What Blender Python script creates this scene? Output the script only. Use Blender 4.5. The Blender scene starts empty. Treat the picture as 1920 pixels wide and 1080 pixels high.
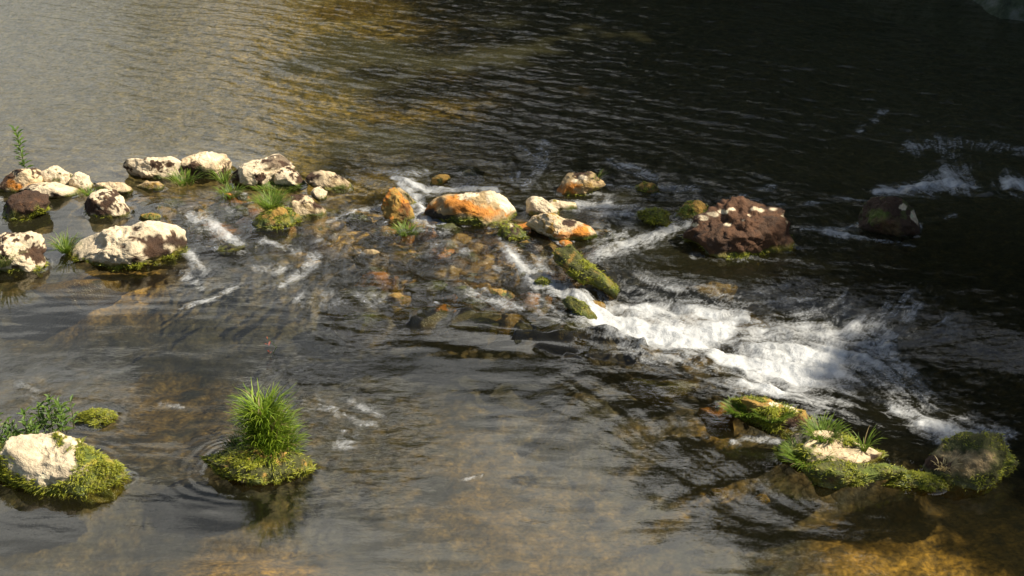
import bpy, math, random
import numpy as np
from mathutils import Vector

random.seed(5); rng = np.random.default_rng(5)
SC = bpy.context.scene
# ------------------------------------------------------------------ camera
CAM_H, DEP, HFOV = 6.6, math.radians(28.0), math.radians(36.0)
PW, PH = 1920.0, 1080.0
FPX = (PW/2)/math.tan(HFOV/2)
cd = bpy.data.cameras.new("camera"); cam = bpy.data.objects.new("camera", cd)
SC.collection.objects.link(cam); SC.camera = cam
cam.location = (0, 0, CAM_H); cam.rotation_euler = (math.pi/2-DEP, 0, 0)
cd.sensor_width = 36; cd.lens = 18/math.tan(HFOV/2); cd.clip_start = 0.1; cd.clip_end = 3000
# ------------------------------------------------------------------ light
SUN_EL, SUN_AZ = math.radians(49), math.radians(-7)       # azimuth from +X (right) towards +Y (far bank)
sdir = Vector((math.cos(SUN_EL)*math.cos(SUN_AZ), math.cos(SUN_EL)*math.sin(SUN_AZ), math.sin(SUN_EL)))
sl = bpy.data.lights.new("sun", 'SUN'); sl.energy = 5.0; sl.angle = math.radians(0.6); sl.color = (1.0, 0.93, 0.82)
so = bpy.data.objects.new("sun", sl); SC.collection.objects.link(so)
so.rotation_euler = (-sdir).to_track_quat('-Z', 'Y').to_euler(); so.location = (20, 10, 30)
w = bpy.data.worlds.new("World"); SC.world = w; w.use_nodes = True
nt = w.node_tree; bg = nt.nodes["Background"]
sky = nt.nodes.new("ShaderNodeTexSky"); sky.sky_type = 'NISHITA'; sky.sun_disc = False
sky.sun_elevation = SUN_EL; sky.sun_rotation = math.pi/2 - SUN_AZ
tc = nt.nodes.new("ShaderNodeTexCoord"); mp = nt.nodes.new("ShaderNodeMapping"); mp.inputs['Scale'].default_value = (1, 1, 1.7)
cn = nt.nodes.new("ShaderNodeTexNoise"); cn.inputs['Scale'].default_value = 5.5; cn.inputs['Detail'].default_value = 6; cn.inputs['Roughness'].default_value = .55
mp.inputs['Location'].default_value = (3.1, 0.4, 0.2)
cr = nt.nodes.new("ShaderNodeValToRGB"); cr.color_ramp.elements[0].position = .42; cr.color_ramp.elements[1].position = .55; cr.color_ramp.elements[0].color = (.45, .45, .45, 1)
cm = nt.nodes.new("ShaderNodeMixRGB"); cm.inputs[2].default_value = (29., 28.4, 26.4, 1)
nt.links.new(tc.outputs['Generated'], mp.inputs[0]); nt.links.new(mp.outputs[0], cn.inputs['Vector'])
nt.links.new(cn.outputs['Fac'], cr.inputs[0])
# clouds put only where the water mirrors them, limiting ambient light: mask by direction
dt = nt.nodes.new("ShaderNodeVectorMath"); dt.operation = 'DOT_PRODUCT'; dt.inputs[1].default_value = (-.05, .80, .60)
mr = nt.nodes.new("ShaderNodeMapRange"); mr.inputs[1].default_value = .72; mr.inputs[2].default_value = .97; mr.interpolation_type = 'SMOOTHSTEP'
mu = nt.nodes.new("ShaderNodeMath"); mu.operation = 'MULTIPLY'
nt.links.new(tc.outputs['Generated'], dt.inputs[0]); nt.links.new(dt.outputs['Value'], mr.inputs[0]); nt.links.new(mr.outputs[0], mu.inputs[0])
nt.links.new(cr.outputs[0], mu.inputs[1]); last = mu.outputs[0]
def wmath(op, a, b):
    q = nt.nodes.new("ShaderNodeMath"); q.operation = op
    for i_, v_ in ((0, a), (1, b)):
        if isinstance(v_, (int, float)): q.inputs[i_].default_value = v_
        else: nt.links.new(v_, q.inputs[i_])
    return q.outputs[0]
sz = nt.nodes.new("ShaderNodeSeparateXYZ"); nt.links.new(tc.outputs['Generated'], sz.inputs[0])
mz = nt.nodes.new("ShaderNodeMapRange"); mz.interpolation_type = 'SMOOTHSTEP'; nt.links.new(sz.outputs[2], mz.inputs[0])
ml = nt.nodes.new("ShaderNodeMapRange"); nt.links.new(sz.outputs[2], ml.inputs[0])
for _i, _v in ((1, .30), (2, .48), (3, .62), (4, 1.)): ml.inputs[_i].default_value = _v
last = wmath('MULTIPLY', last, ml.outputs[0])
for _i, _v in ((1, .66), (2, .80), (3, 1.), (4, .12)): mz.inputs[_i].default_value = _v
last = wmath('MULTIPLY', last, mz.outputs[0])
for _az, _el, _r in [(-6, 29.5, 5.), (-12, 29.5, 4.), (-17, 30, 4.), (-1, 29.5, 4.), (-12.5, 35.5, 2.8), (3, 31.0, 2.2)]:      # blue gaps in the cloud
    _a, _e = math.radians(_az), math.radians(_el)
    d2 = nt.nodes.new("ShaderNodeVectorMath"); d2.operation = 'DOT_PRODUCT'; d2.inputs[1].default_value = (math.sin(_a)*math.cos(_e), math.cos(_a)*math.cos(_e), math.sin(_e))
    nt.links.new(tc.outputs['Generated'], d2.inputs[0])
    c2_ = wmath('ADD', d2.outputs['Value'], wmath('MULTIPLY', wmath('SUBTRACT', cn.outputs['Fac'], .5), .02))
    m2 = nt.nodes.new("ShaderNodeMapRange"); m2.interpolation_type = 'SMOOTHSTEP'; m2.inputs[1].default_value = math.cos(math.radians(_r*1.25)); m2.inputs[2].default_value = math.cos(math.radians(_r*.45))
    m2.inputs[3].default_value = 1.0; m2.inputs[4].default_value = .22 if _az < -10 else .38 if _az < -5 else .6; nt.links.new(c2_, m2.inputs[0]); last = wmath('MULTIPLY', last, m2.outputs[0])
nt.links.new(last, cm.inputs[0])
nt.links.new(sky.outputs[0], cm.inputs[1]); nt.links.new(cm.outputs[0], bg.inputs[0]); bg.inputs[1].default_value = 0.06
SC.view_settings.view_transform = 'Standard'; SC.view_settings.look = 'None'; SC.view_settings.gamma = 1.0
SC.view_settings.exposure = 0.68
SC.cycles.use_denoising = True; SC.cycles.max_bounces = 6; SC.cycles.transparent_max_bounces = 12
SC.cycles.sample_clamp_indirect = 4; SC.cycles.caustics_reflective = False; SC.cycles.caustics_refractive = False

# ------------------------------------------------------------------ projection helpers
SD, CD = math.sin(DEP), math.cos(DEP)
def ground(px, py, z=0.0):
    a = (px-PW/2)/FPX; b = -(py-PH/2)/FPX
    d = np.array([a, CD + b*SD, -SD + b*CD])
    t = (z-CAM_H)/d[2]
    return np.array([0, 0, CAM_H]) + t*d
def at_y(px, py, y):
    a = (px-PW/2)/FPX; b = -(py-PH/2)/FPX
    d = np.array([a, CD + b*SD, -SD + b*CD]); t = y/d[1]
    return np.array([0, 0, CAM_H]) + t*d
def to_px(x, y, z=0.0):
    dz = z-CAM_H; dep = y*CD - dz*SD; up = y*SD + dz*CD
    dep = np.maximum(dep, .3)
    return PW/2 + FPX*x/dep, PH/2 - FPX*up/dep

# ------------------------------------------------------------------ noise
def _h(ix, iy, iz, seed):
    h = (ix.astype(np.int64)*374761393 + iy.astype(np.int64)*668265263 + iz*np.int64(2147483647//7*3) + seed*974711) & 0xFFFFFFFF
    h = ((h ^ (h >> 13))*1274126177) & 0xFFFFFFFF
    h = ((h ^ (h >> 15))*2246822519) & 0xFFFFFFFF
    return h ^ (h >> 13)
def pn2(x, y, seed=0):
    x = np.asarray(x, float); y = np.asarray(y, float)
    x0 = np.floor(x); y0 = np.floor(y); fx = x-x0; fy = y-y0
    u = fx*fx*fx*(fx*(fx*6-15)+10); v = fy*fy*fy*(fy*(fy*6-15)+10)
    def g(i, j):
        a = (_h(x0+i, y0+j, np.int64(0), seed) & 1023)*(2*math.pi/1024)
        return np.cos(a)*(fx-i) + np.sin(a)*(fy-j)
    a = g(0, 0); b = g(1, 0); c = g(0, 1); d = g(1, 1)
    return 1.5*((a*(1-u)+b*u)*(1-v) + (c*(1-u)+d*u)*v)
def fbm2(x, y, o=4, seed=0, gain=.5):
    s = 0; a = 1
    for i in range(o):
        s = s + a*pn2(x*2**i, y*2**i, seed+i*17); a *= gain
    return s
def vn3(p, seed=0):
    p0 = np.floor(p); f = p-p0; q = f*f*(3-2*f); r = 0
    for i in (0, 1):
        for j in (0, 1):
            for k in (0, 1):
                hsh = (_h(p0[:, 0]+i, p0[:, 1]+j, (p0[:, 2]+k).astype(np.int64)*np.int64(2246822519 % 1000003), seed) & 65535)/65535.0
                wx = q[:, 0] if i else 1-q[:, 0]; wy = q[:, 1] if j else 1-q[:, 1]; wz = q[:, 2] if k else 1-q[:, 2]
                r = r + hsh*wx*wy*wz
    return r*2-1
def fbm3(p, o=4, seed=0, gain=.5):
    s = 0; a = 1
    for i in range(o):
        s = s + a*vn3(p*2**i+i*7.3, seed+i*13); a *= gain
    return s
def sm(a, b, x):
    t = np.clip((x-a)/(b-a), 0, 1); return t*t*(3-2*t)
def stroke(U, V, pts, power=2.0, vs=1.0):
    """max over segments of a soft bump round a polyline of (x, y, radius)"""
    out = np.zeros_like(U)
    for (x0, y0, r0), (x1, y1, r1) in zip(pts[:-1], pts[1:]):
        rr = max(r0, r1)*3.0
        m = (U > min(x0, x1)-rr) & (U < max(x0, x1)+rr) & (V > min(y0, y1)-rr) & (V < max(y0, y1)+rr)
        if not m.any(): continue
        u = U[m]; v = V[m]; dx = x1-x0; dy = (y1-y0)*vs; L = dx*dx+dy*dy+1e-9
        t = np.clip(((u-x0)*dx + (v-y0)*vs*dy)/L, 0, 1)
        d = np.hypot(u-(x0+t*dx), (v-y0)*vs-t*dy); r = r0+(r1-r0)*t
        out[m] = np.maximum(out[m], np.exp(-(d/r)**power))
    return out

# ------------------------------------------------------------------ mesh / material helpers
def link(o): SC.collection.objects.link(o); return o
def mesh_np(name, V, F, mat=None, smooth=True, attrs=None, parent=None):
    me = bpy.data.meshes.new(name); V = np.asarray(V, np.float32); F = np.asarray(F, np.int32)
    n, k = F.shape
    me.vertices.add(len(V)); me.vertices.foreach_set('co', V.ravel())
    me.loops.add(n*k); me.loops.foreach_set('vertex_index', F.ravel())
    me.polygons.add(n); me.polygons.foreach_set('loop_start', np.arange(0, n*k, k, dtype=np.int32))
    me.polygons.foreach_set('use_smooth', np.full(n, smooth))
    for an, arr in (attrs or {}).items():
        arr = np.asarray(arr, np.float32)
        if arr.ndim == 1:
            a = me.attributes.new(an, 'FLOAT', 'POINT'); a.data.foreach_set('value', arr)
        else:
            a = me.attributes.new(an, 'FLOAT_COLOR', 'POINT')
            c = np.ones((len(arr), 4), np.float32); c[:, :3] = arr; a.data.foreach_set('color', c.ravel())
    me.update(calc_edges=True); me.validate()
    if mat: me.materials.append(mat)
    o = bpy.data.objects.new(name, me); link(o)
    if parent: o.parent = parent
    return o
def tag(o, label=None, cat=None, group=None, kind=None):
    if label: o['label'] = label
    if cat: o['category'] = cat
    if group: o['group'] = group
    if kind: o['kind'] = kind
    return o
def grid_faces(nx, ny):
    i = np.arange(nx-1); j = np.arange(ny-1); I, J = np.meshgrid(i, j); a = (J*nx+I).ravel()
    return np.stack([a, a+1, a+1+nx, a+nx], 1)
class NT:
    def __init__(s, name):
        s.m = bpy.data.materials.new(name); s.m.use_nodes = True; s.t = s.m.node_tree
        s.t.nodes.clear(); s.out = s.t.nodes.new("ShaderNodeOutputMaterial")
    def n(s, kind, ins=None, **kw):
        x = s.t.nodes.new("ShaderNode"+kind)
        for k, v in kw.items(): setattr(x, k, v)
        for k, v in (ins or {}).items():
            if isinstance(v, bpy.types.NodeSocket): s.t.links.new(v, x.inputs[k])
            else: x.inputs[k].default_value = v
        return x
    def math(s, op, a, b=0.0, c=None):
        ins = {0: a, 1: b}
        if c is not None: ins[2] = c
        return s.n("Math", ins, operation=op).outputs[0]
    def attr(s, name): return s.n("Attribute", attribute_name=name)
    def ramp(s, f, stops):
        r = s.n("ValToRGB", {0: f}); e = r.color_ramp.elements
        while len(e) < len(stops): e.new(.5)
        for el, (p, c) in zip(e, stops): el.position = p; el.color = (*c, 1) if len(c) == 3 else c
        return r.outputs[0]
    def surf(s, sock): s.t.links.new(sock, s.out.inputs[0]); return s.m

# rock: colour from the attribute, fine grain and bump in the shader
def mat_rock():
    m = NT("rock"); co = m.n("TexCoord").outputs['Object']; a = m.attr("Col")
    n1 = m.n("TexNoise", {'Vector': co, 'Scale': 22.0, 'Detail': 8.0, 'Roughness': .65}).outputs[0]
    n2 = m.n("TexNoise", {'Vector': co, 'Scale': 90.0, 'Detail': 4.0}).outputs[0]
    f = m.n("MapRange", {0: n1, 1: .3, 2: .7, 3: .68, 4: 1.22}).outputs[0]
    v = m.n("VectorMath", {0: a.outputs['Color'], 3: f}, operation='SCALE')
    wet = m.attr("wet").outputs['Fac']
    rough = m.n("MapRange", {0: wet, 1: 0., 2: 1., 3: .85, 4: .16}).outputs[0]
    hh = m.math('ADD', n1, m.math('MULTIPLY', n2, .35))
    b = m.n("Bump", {'Height': hh, 'Strength': .75, 'Distance': .03})
    p = m.n("BsdfPrincipled", {'Base Color': v.outputs[0], 'Roughness': rough, 'Normal': b.outputs[0]})
    return m.surf(p.outputs[0])
def mat_leaf(name, trans=.45):
    m = NT(name); a = m.attr("Col").outputs['Color']
    d = m.n("BsdfPrincipled", {'Base Color': a, 'Roughness': .55})
    t = m.n("BsdfTranslucent", {'Color': a})
    return m.surf(m.n("MixShader", {0: trans, 1: d.outputs[0], 2: t.outputs[0]}).outputs[0])
ROCK = mat_rock(); LEAF = mat_leaf("leaf"); MOSS = mat_leaf("moss", .3)

# ------------------------------------------------------------------ water grid and authored fields
xf = np.arange(-8.0, 8.001, .014); yf = np.arange(7.4, 22.4, .0165)
ext = lambda a, b, n: np.linspace(0, 1, n)**2*(b-a)+a
X1 = np.concatenate([-ext(8.1, 60, 14)[::-1], xf, ext(8.1, 60, 14)])
Y1 = np.concatenate([ext(7.3, -20, 10)[::-1], yf, ext(22.5, 90, 16)])
NX, NY = len(X1), len(Y1)
ix0, iy0, nfx, nfy = 14, 10, len(xf), len(yf)
GX, GY = np.meshgrid(X1, Y1)
FX, FY = np.meshgrid(xf, yf)                      # the fine patch
FU, FV = to_px(FX, FY)                            # authoring coordinates: where a water point shows in the photograph

flow_arrows = [(200, 100, 400, 150), (100, 250, 300, 260), (600, 80, 800, 170), (1000, 100, 1220, 150), (1400, 60, 1600, 90), (1500, 180, 1700, 220),
 (1780, 280, 1790, 350), (1900, 290, 1900, 350), (900, 250, 1000, 330), (720, 325, 820, 370), (830, 355, 930, 352), (1010, 280, 995, 360), (1100, 380, 1180, 395),
 (1250, 425, 1120, 478), (970, 480, 1070, 565), (1100, 580, 1300, 625), (1400, 650, 1600, 690), (1300, 560, 1450, 565), (1600, 620, 1740, 540),
 (1650, 660, 1760, 770), (1700, 770, 1880, 800), (350, 400, 450, 460), (500, 455, 580, 500), (570, 500, 530, 530), (440, 540, 340, 580), (600, 430, 730, 385),
 (200, 650, 500, 660), (700, 620, 900, 640), (1150, 760, 1350, 900), (1030, 700, 1250, 790), (1350, 870, 1560, 960), (1700, 980, 1900, 1000), (100, 960, 300, 930),
 (600, 900, 800, 890), (900, 800, 1000, 1000), (1500, 430, 1620, 430), (1200, 350, 1330, 360), (1500, 760, 1640, 800), (800, 540, 950, 590), (1700, 420, 1850, 430)]
wx = np.zeros_like(FX); wy = np.zeros_like(FX); ws = np.zeros_like(FX)
for x0, y0, x1, y1 in flow_arrows:
    a = ground(x0, y0); b = ground(x1, y1); d = b-a; d /= np.hypot(d[0], d[1]); c = (a+b)/2
    k = 1/(((FX-c[0])**2 + (FY-c[1])**2) + .03)**1.6
    wx += k*d[0]; wy += k*d[1]; ws += k
L = np.hypot(wx, wy)+1e-9; wx /= L; wy /= L
# wobble the stream
ang = .55*fbm2(FX*1.1, FY*1.1, 3, 9); ca, sa = np.cos(ang), np.sin(ang); wx, wy = wx*ca-wy*sa, wx*sa+wy*ca

def bil(A, i, j):
    i = np.clip(i, 0, A.shape[1]-1.001); j = np.clip(j, 0, A.shape[0]-1.001)
    i0 = i.astype(np.int32); j0 = j.astype(np.int32); fi = i-i0; fj = j-j0
    return (A[j0, i0]*(1-fi)+A[j0, i0+1]*fi)*(1-fj) + (A[j0+1, i0]*(1-fi)+A[j0+1, i0+1]*fi)*fj
def lic(N, steps, h):
    acc = N.copy(); II, JJ = np.meshgrid(np.arange(nfx, dtype=float), np.arange(nfy, dtype=float))
    for s in (1, -1):
        i, j = II.copy(), JJ.copy()
        for k in range(steps):
            ii = np.clip(i, 0, nfx-1).astype(np.int32); jj = np.clip(j, 0, nfy-1).astype(np.int32)
            i += s*h*wx[jj, ii]; j += s*h*wy[jj, ii]
            ii = np.clip(np.rint(i), 0, nfx-1).astype(np.int32); jj = np.clip(np.rint(j), 0, nfy-1).astype(np.int32)
            acc += N[jj, ii]
    return acc/(2*steps+1)
base = fbm2(FX*9, FY*9, 3, 21, .7) + .8*rng.standard_normal(FX.shape)
S1 = lic(base, 14, 1.6); S1 = (S1-S1.mean())/S1.std()
S2 = lic(fbm2(FX*5, FY*5, 4, 41, .75), 8, 2.2); S2 = (S2-S2.mean())/S2.std()

foam_strokes = [
 (.85, [(955, 475, 12), (1000, 515, 18), (1060, 550, 22), (1120, 585, 28)]),
 (1.5, [(1120, 585, 26), (1200, 602, 40), (1300, 615, 38), (1370, 592, 20)]), (1.0, [(1140, 560, 12), (1250, 560, 14), (1400, 575, 12)]),
 (1.5, [(1350, 655, 25), (1420, 665, 46), (1500, 670, 55), (1560, 655, 45)]), (.8, [(1560, 655, 50), (1660, 640, 40)]), (1.1, [(1400, 715, 22), (1470, 730, 18)]),
 (.75, [(1420, 610, 30), (1500, 605, 28), (1600, 600, 26)]),
 (.42, [(1600, 620, 50), (1700, 570, 40)]), (.5, [(1650, 650, 60), (1710, 700, 42), (1760, 760, 28)]), (.25, [(1750, 580, 50), (1800, 620, 50)]),
 (1.15, [(1730, 775, 14), (1770, 785, 20), (1830, 798, 18), (1880, 803, 14)]), (.55, [(1680, 745, 22), (1800, 775, 22), (1900, 795, 22)]),
 (1.1, [(1640, 360, 6), (1700, 354, 8), (1780, 345, 14), (1825, 350, 9)]), (.62, [(1740, 345, 22), (1800, 325, 30)]), (.4, [(1800, 300, 30), (1760, 262, 22)]), (.42, [(1700, 275, 18), (1830, 270, 16), (1940, 285, 16)]),
 (1.1, [(1885, 345, 14), (1950, 348, 14)]), (.4, [(1660, 205, 12), (1640, 225, 12), (1610, 245, 10)]), (.35, [(1500, 380, 10), (1650, 370, 12)]),
 (.75, [(1120, 478, 14), (1180, 458, 18), (1240, 437, 14)]), (.8, [(1240, 435, 12), (1290, 420, 10)]), (.85, [(1085, 383, 12), (1140, 380, 12)]), (.55, [(1120, 400, 22), (1210, 400, 16)]),
 (.95, [(735, 333, 5), (800, 356, 7), (870, 353, 7), (930, 356, 6)]), (.8, [(750, 345, 8), (785, 375, 13), (792, 408, 12), (840, 432, 10)]), (.5, [(685, 318, 10), (740, 325, 12), (800, 325, 8)]),
 (.4, [(1020, 275, 22), (1005, 320, 22), (985, 350, 16)]), (.4, [(980, 290, 25), (960, 340, 20)]), (.65, [(1235, 350, 10), (1310, 356, 9)]), (.5, [(1140, 300, 8), (1200, 322, 12), (1230, 335, 8)]),
 (.4, [(1390, 365, 9), (1450, 350, 10)]), (.4, [(1340, 385, 7), (1440, 372, 7)]), (.4, [(1440, 375, 6), (1470, 385, 10)]), (.3, [(1600, 370, 6), (1640, 358, 8)]),
 (.85, [(355, 405, 12), (400, 428, 14), (450, 457, 12)]), (.75, [(352, 470, 9), (380, 502, 9)]), (.6, [(490, 452, 10), (560, 470, 12)]), (.62, [(590, 485, 18), (565, 512, 13), (530, 535, 10)]),
 (.5, [(340, 578, 6), (400, 560, 6), (445, 537, 7)]), (.35, [(480, 500, 18), (560, 510, 16)]), (.45, [(345, 515, 14), (380, 540, 10)]), (.55, [(620, 420, 7), (660, 402, 7), (720, 388, 6)]),
 (.75, [(1550, 432, 10), (1585, 440, 10)]), (.45, [(1500, 430, 6), (1610, 428, 6)]), (.4, [(1600, 445, 6), (1720, 462, 5)]), (.4, [(1730, 415, 6), (1790, 405, 8)]),
 (.45, [(300, 757, 9), (345, 763, 5)]), (.33, [(580, 760, 30), (700, 780, 36), (640, 830, 36)]), (.3, [(40, 720, 25), (60, 740, 25)]),
 (.6, [(1375, 828, 8), (1400, 820, 8), (1450, 828, 8), (1470, 840, 8)]), (.32, [(1550, 765, 22), (1650, 785, 18)]), (.2, [(640, 450, 40), (740, 480, 50), (860, 470, 30)]),
 (.4, [(780, 435, 10), (830, 425, 10)]), (.4, [(860, 900, 4), (905, 892, 4)]), (.35, [(1290, 545, 14), (1400, 545, 10), (1480, 535, 10)]), (.4, [(880, 555, 14), (1020, 590, 12)]),
 (.35, [(1000, 560, 24), (1060, 600, 20)]), (.5, [(0, 375, 8), (12, 392, 6)]), (.4, [(1120, 345, 6), (1190, 352, 6)]), (.25, [(1500, 740, 24), (1640, 740, 26)]),
 (.3, [(1300, 480, 12), (1500, 490, 8)]), (.35, [(500, 905, 3), (570, 893, 3)]), (.35, [(700, 560, 30), (560, 560, 20)])]
foam = np.zeros_like(FX)
for s, p in foam_strokes: 
    foam = np.maximum(foam, s*1.0*stroke(FU, FV, p, 2.0)); foam = np.maximum(foam, s*.48*stroke(FU, FV, [(a, b, c*2.2) for a, b, c in p], 2.0))
# turbulence of the riffle, calmer in the pools
turb = np.zeros_like(FX)
for s, p in [(1, [(340, 430, 60), (600, 470, 75), (900, 450, 90), (1150, 450, 100)]), (1, [(960, 500, 60), (1300, 620, 80), (1560, 660, 90), (1850, 780, 70)]),
             (.75, [(1150, 350, 60), (1500, 400, 110), (1850, 330, 110)]), (.7, [(1550, 500, 120), (1850, 600, 150)]), (.6, [(560, 780, 90), (700, 830, 100)]), (.5, [(650, 600, 60), (900, 560, 50)]),
             (.5, [(30, 740, 50), (200, 740, 50)]), (.6, [(700, 320, 60), (1030, 320, 60)]), (.6, [(1500, 780, 60), (1700, 820, 60)])]:
    turb = np.maximum(turb, s*stroke(FU, FV, p, 2.0))
topw = sm(330, 230, FV)                                            # open water beyond the stones
topr = topw*sm(560, 900, FU)
glide = stroke(FU, FV, [(1080, 720, 60), (1250, 820, 90), (1420, 930, 80), (1560, 960, 60)])
# height field
def rot(a): return FX*math.cos(a)+FY*math.sin(a), -FX*math.sin(a)+FY*math.cos(a)
Hh = np.zeros_like(FX)
a1, b1 = rot(math.radians(-24)); wob = .5*fbm2(FX*.5, FY*.5, 2, 71)
rip = pn2(a1*1.5+wob, b1*5.2, 3) + .6*pn2(a1*3.4, b1*10.5+wob, 4) + .35*pn2(a1*8, b1*20, 5)
Hh += rip*(.0105*topw*(.55+.45*sm(200, 700, FU)) + .002*topr)
a2, b2 = rot(math.radians(12)); Hh += topr*.0045*(pn2(a2*2.6, b2*6.5, 6)+.5*pn2(a2*6, b2*15, 7))
Hh += turb*(1-.45*sm(1300, 1700, FU))*(.026*fbm2(FX*2.2, FY*3.0, 4, 30, .55) + .0036*S2 + .0006*S1 + .003*pn2(FX*9, FY*12, 611))
Hh += glide*(.0011*S2 + .0075*pn2(FX*1.8+FY*1.2+wob, FY*4.2-FX*3.4, 612))
calm = 1-np.clip(turb+topw, 0, 1)
Hh += calm*(.0035*fbm2(FX*.9, FY*1.8, 2, 55) + .0008*pn2(FX*3+wob, FY*9, 58))
# swell crests: (amplitude, polyline); and their troughs
for amp, p in [(.11, [(765, 608, 5), (800, 594, 8), (870, 591, 8), (940, 602, 6), (1010, 618, 4)]), (.11, [(965, 634, 4), (1030, 628, 7), (1120, 630, 8), (1210, 652, 5)]),
               (.04, [(1060, 668, 6), (1150, 665, 9), (1230, 668, 6)]), (.05, [(1200, 655, 8), (1300, 655, 10), (1390, 690, 10)]), (-.035, [(1020, 655, 10), (1180, 680, 8)]),
               (.018, [(600, 590, 6), (700, 595, 8)]),
               (.03, [(1700, 358, 8), (1780, 350, 10), (1860, 365, 8)])]:
    Hh += .95*amp*stroke(FU + 14*fbm2(FX*2, FY*2, 2, 401), FV + 9*fbm2(FX*2.5, FY*2.5, 2, 402), [(a_, b_, c_*(1.9 if 0 < i_ < len(p)-1 else .8)) for i_, (a_, b_, c_) in enumerate(p)], 2.0, 1.6)*(.75+.5*fbm2(FX*3, FY*3, 2, 88))
for _px, _py, _r0, _s in [(480, 872, .42, 1.), (110, 880, .55, .8), (1600, 900, .8, .5), (240, 490, .5, .4)]:       # ripples spreading from the stones in the pool
    _g = ground(_px, _py); _d = np.hypot(FX-_g[0], (FY-_g[1])*1.3); Hh += _s*.0018*np.sin((_d+.05*fbm2(FX*2, FY*2, 2, 500))*2*np.pi/.11)*np.exp(-((_d-_r0)/.22)**2)*np.clip(.55+.45*(FX-_g[0])/(_d+.01)*(-1 if _s > .6 else 1) , 0, 1)*sm(-.6, .5, fbm2(FX*1.5+_px, FY*1.5, 2, 501))
lipz = stroke(FU, FV, [(760, 620, 35), (1000, 640, 40), (1250, 690, 40)]) + .6*stroke(FU, FV, [(560, 800, 60), (700, 930, 60)])
Hh += lipz*(.016*pn2(FX*1.1+wob, FY*3.6, 700) + .005*pn2(FX*2.5, FY*7+wob, 701))
lip = np.zeros_like(FX)                           # the white water lies a step lower than the glassy pool in front of it
low = stroke(FU, FV, [(1150, 560, 50), (1300, 600, 60), (1500, 640, 90), (1750, 720, 110), (1950, 760, 110)], 4)
Hh += -.12*low
fm = sm(.25, .95, foam)
Hh += fm*(.03*fbm2(FX*4, FY*4, 4, 81, .6) + .006*S2 + .004)
foamv = foam + .0
H = np.zeros_like(GX); H[iy0:iy0+nfy, ix0:ix0+nfx] = Hh
def full(A, fill=0.0):
    R = np.full(GX.shape, fill); R[iy0:iy0+nfy, ix0:ix0+nfx] = A; return R
# fade the fine relief to flat at the patch border
edge = np.minimum.reduce([sm(0, .4, FX+8), sm(0, .4, 8-FX), sm(0, .3, FY-7.4), sm(0, .5, 22.4-FY)])
H = full(Hh*edge)

# ------------------------------------------------------------------ riverbed
bx = np.concatenate([-ext(8.2, 62, 12)[::-1], np.arange(-8.1, 8.11, .03), ext(8.2, 62, 12)])
by = np.concatenate([ext(7.2, -22, 8)[::-1], np.arange(7.3, 22.6, .03), ext(22.7, 92, 14)])
BX, BY = np.meshgrid(bx, by); BU, BV = to_px(BX, BY, -.2)
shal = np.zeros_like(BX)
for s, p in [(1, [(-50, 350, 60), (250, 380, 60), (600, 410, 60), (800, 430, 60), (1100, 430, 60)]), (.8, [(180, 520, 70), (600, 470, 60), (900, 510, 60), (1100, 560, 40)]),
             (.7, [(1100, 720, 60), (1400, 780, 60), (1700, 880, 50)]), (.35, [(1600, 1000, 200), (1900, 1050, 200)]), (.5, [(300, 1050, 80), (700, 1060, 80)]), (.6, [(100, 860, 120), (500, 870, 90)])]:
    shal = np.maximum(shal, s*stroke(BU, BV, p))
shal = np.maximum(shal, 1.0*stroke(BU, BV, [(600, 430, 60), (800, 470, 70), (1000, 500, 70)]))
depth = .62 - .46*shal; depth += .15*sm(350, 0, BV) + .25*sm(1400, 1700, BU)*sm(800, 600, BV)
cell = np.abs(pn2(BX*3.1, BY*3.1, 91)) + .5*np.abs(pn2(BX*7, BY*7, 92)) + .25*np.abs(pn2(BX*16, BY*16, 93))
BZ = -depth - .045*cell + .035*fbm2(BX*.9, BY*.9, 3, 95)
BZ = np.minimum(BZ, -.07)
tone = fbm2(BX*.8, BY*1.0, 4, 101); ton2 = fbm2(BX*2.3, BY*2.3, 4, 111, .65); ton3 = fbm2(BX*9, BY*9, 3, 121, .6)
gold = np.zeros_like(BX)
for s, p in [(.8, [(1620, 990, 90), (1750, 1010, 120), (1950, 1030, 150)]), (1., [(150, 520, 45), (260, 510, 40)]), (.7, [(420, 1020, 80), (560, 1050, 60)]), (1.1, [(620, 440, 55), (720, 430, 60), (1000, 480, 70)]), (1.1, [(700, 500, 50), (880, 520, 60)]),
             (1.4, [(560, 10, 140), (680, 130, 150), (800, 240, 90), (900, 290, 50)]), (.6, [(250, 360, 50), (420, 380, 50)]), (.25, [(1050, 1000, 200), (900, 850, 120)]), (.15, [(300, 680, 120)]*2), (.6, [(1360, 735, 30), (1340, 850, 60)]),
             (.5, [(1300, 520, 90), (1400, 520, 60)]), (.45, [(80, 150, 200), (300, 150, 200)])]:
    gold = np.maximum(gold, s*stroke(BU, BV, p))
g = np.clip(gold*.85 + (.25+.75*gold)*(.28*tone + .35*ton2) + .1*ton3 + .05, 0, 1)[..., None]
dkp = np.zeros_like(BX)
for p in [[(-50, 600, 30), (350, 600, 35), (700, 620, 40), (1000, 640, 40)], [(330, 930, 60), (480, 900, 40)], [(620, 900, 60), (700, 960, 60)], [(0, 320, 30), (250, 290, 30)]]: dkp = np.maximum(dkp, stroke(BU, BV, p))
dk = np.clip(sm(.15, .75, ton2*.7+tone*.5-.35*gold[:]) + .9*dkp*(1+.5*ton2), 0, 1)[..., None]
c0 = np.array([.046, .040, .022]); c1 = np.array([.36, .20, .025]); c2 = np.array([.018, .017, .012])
BC = c0*(1-g)+c1*g; BC = BC*(1-dk)+c2*dk
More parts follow.
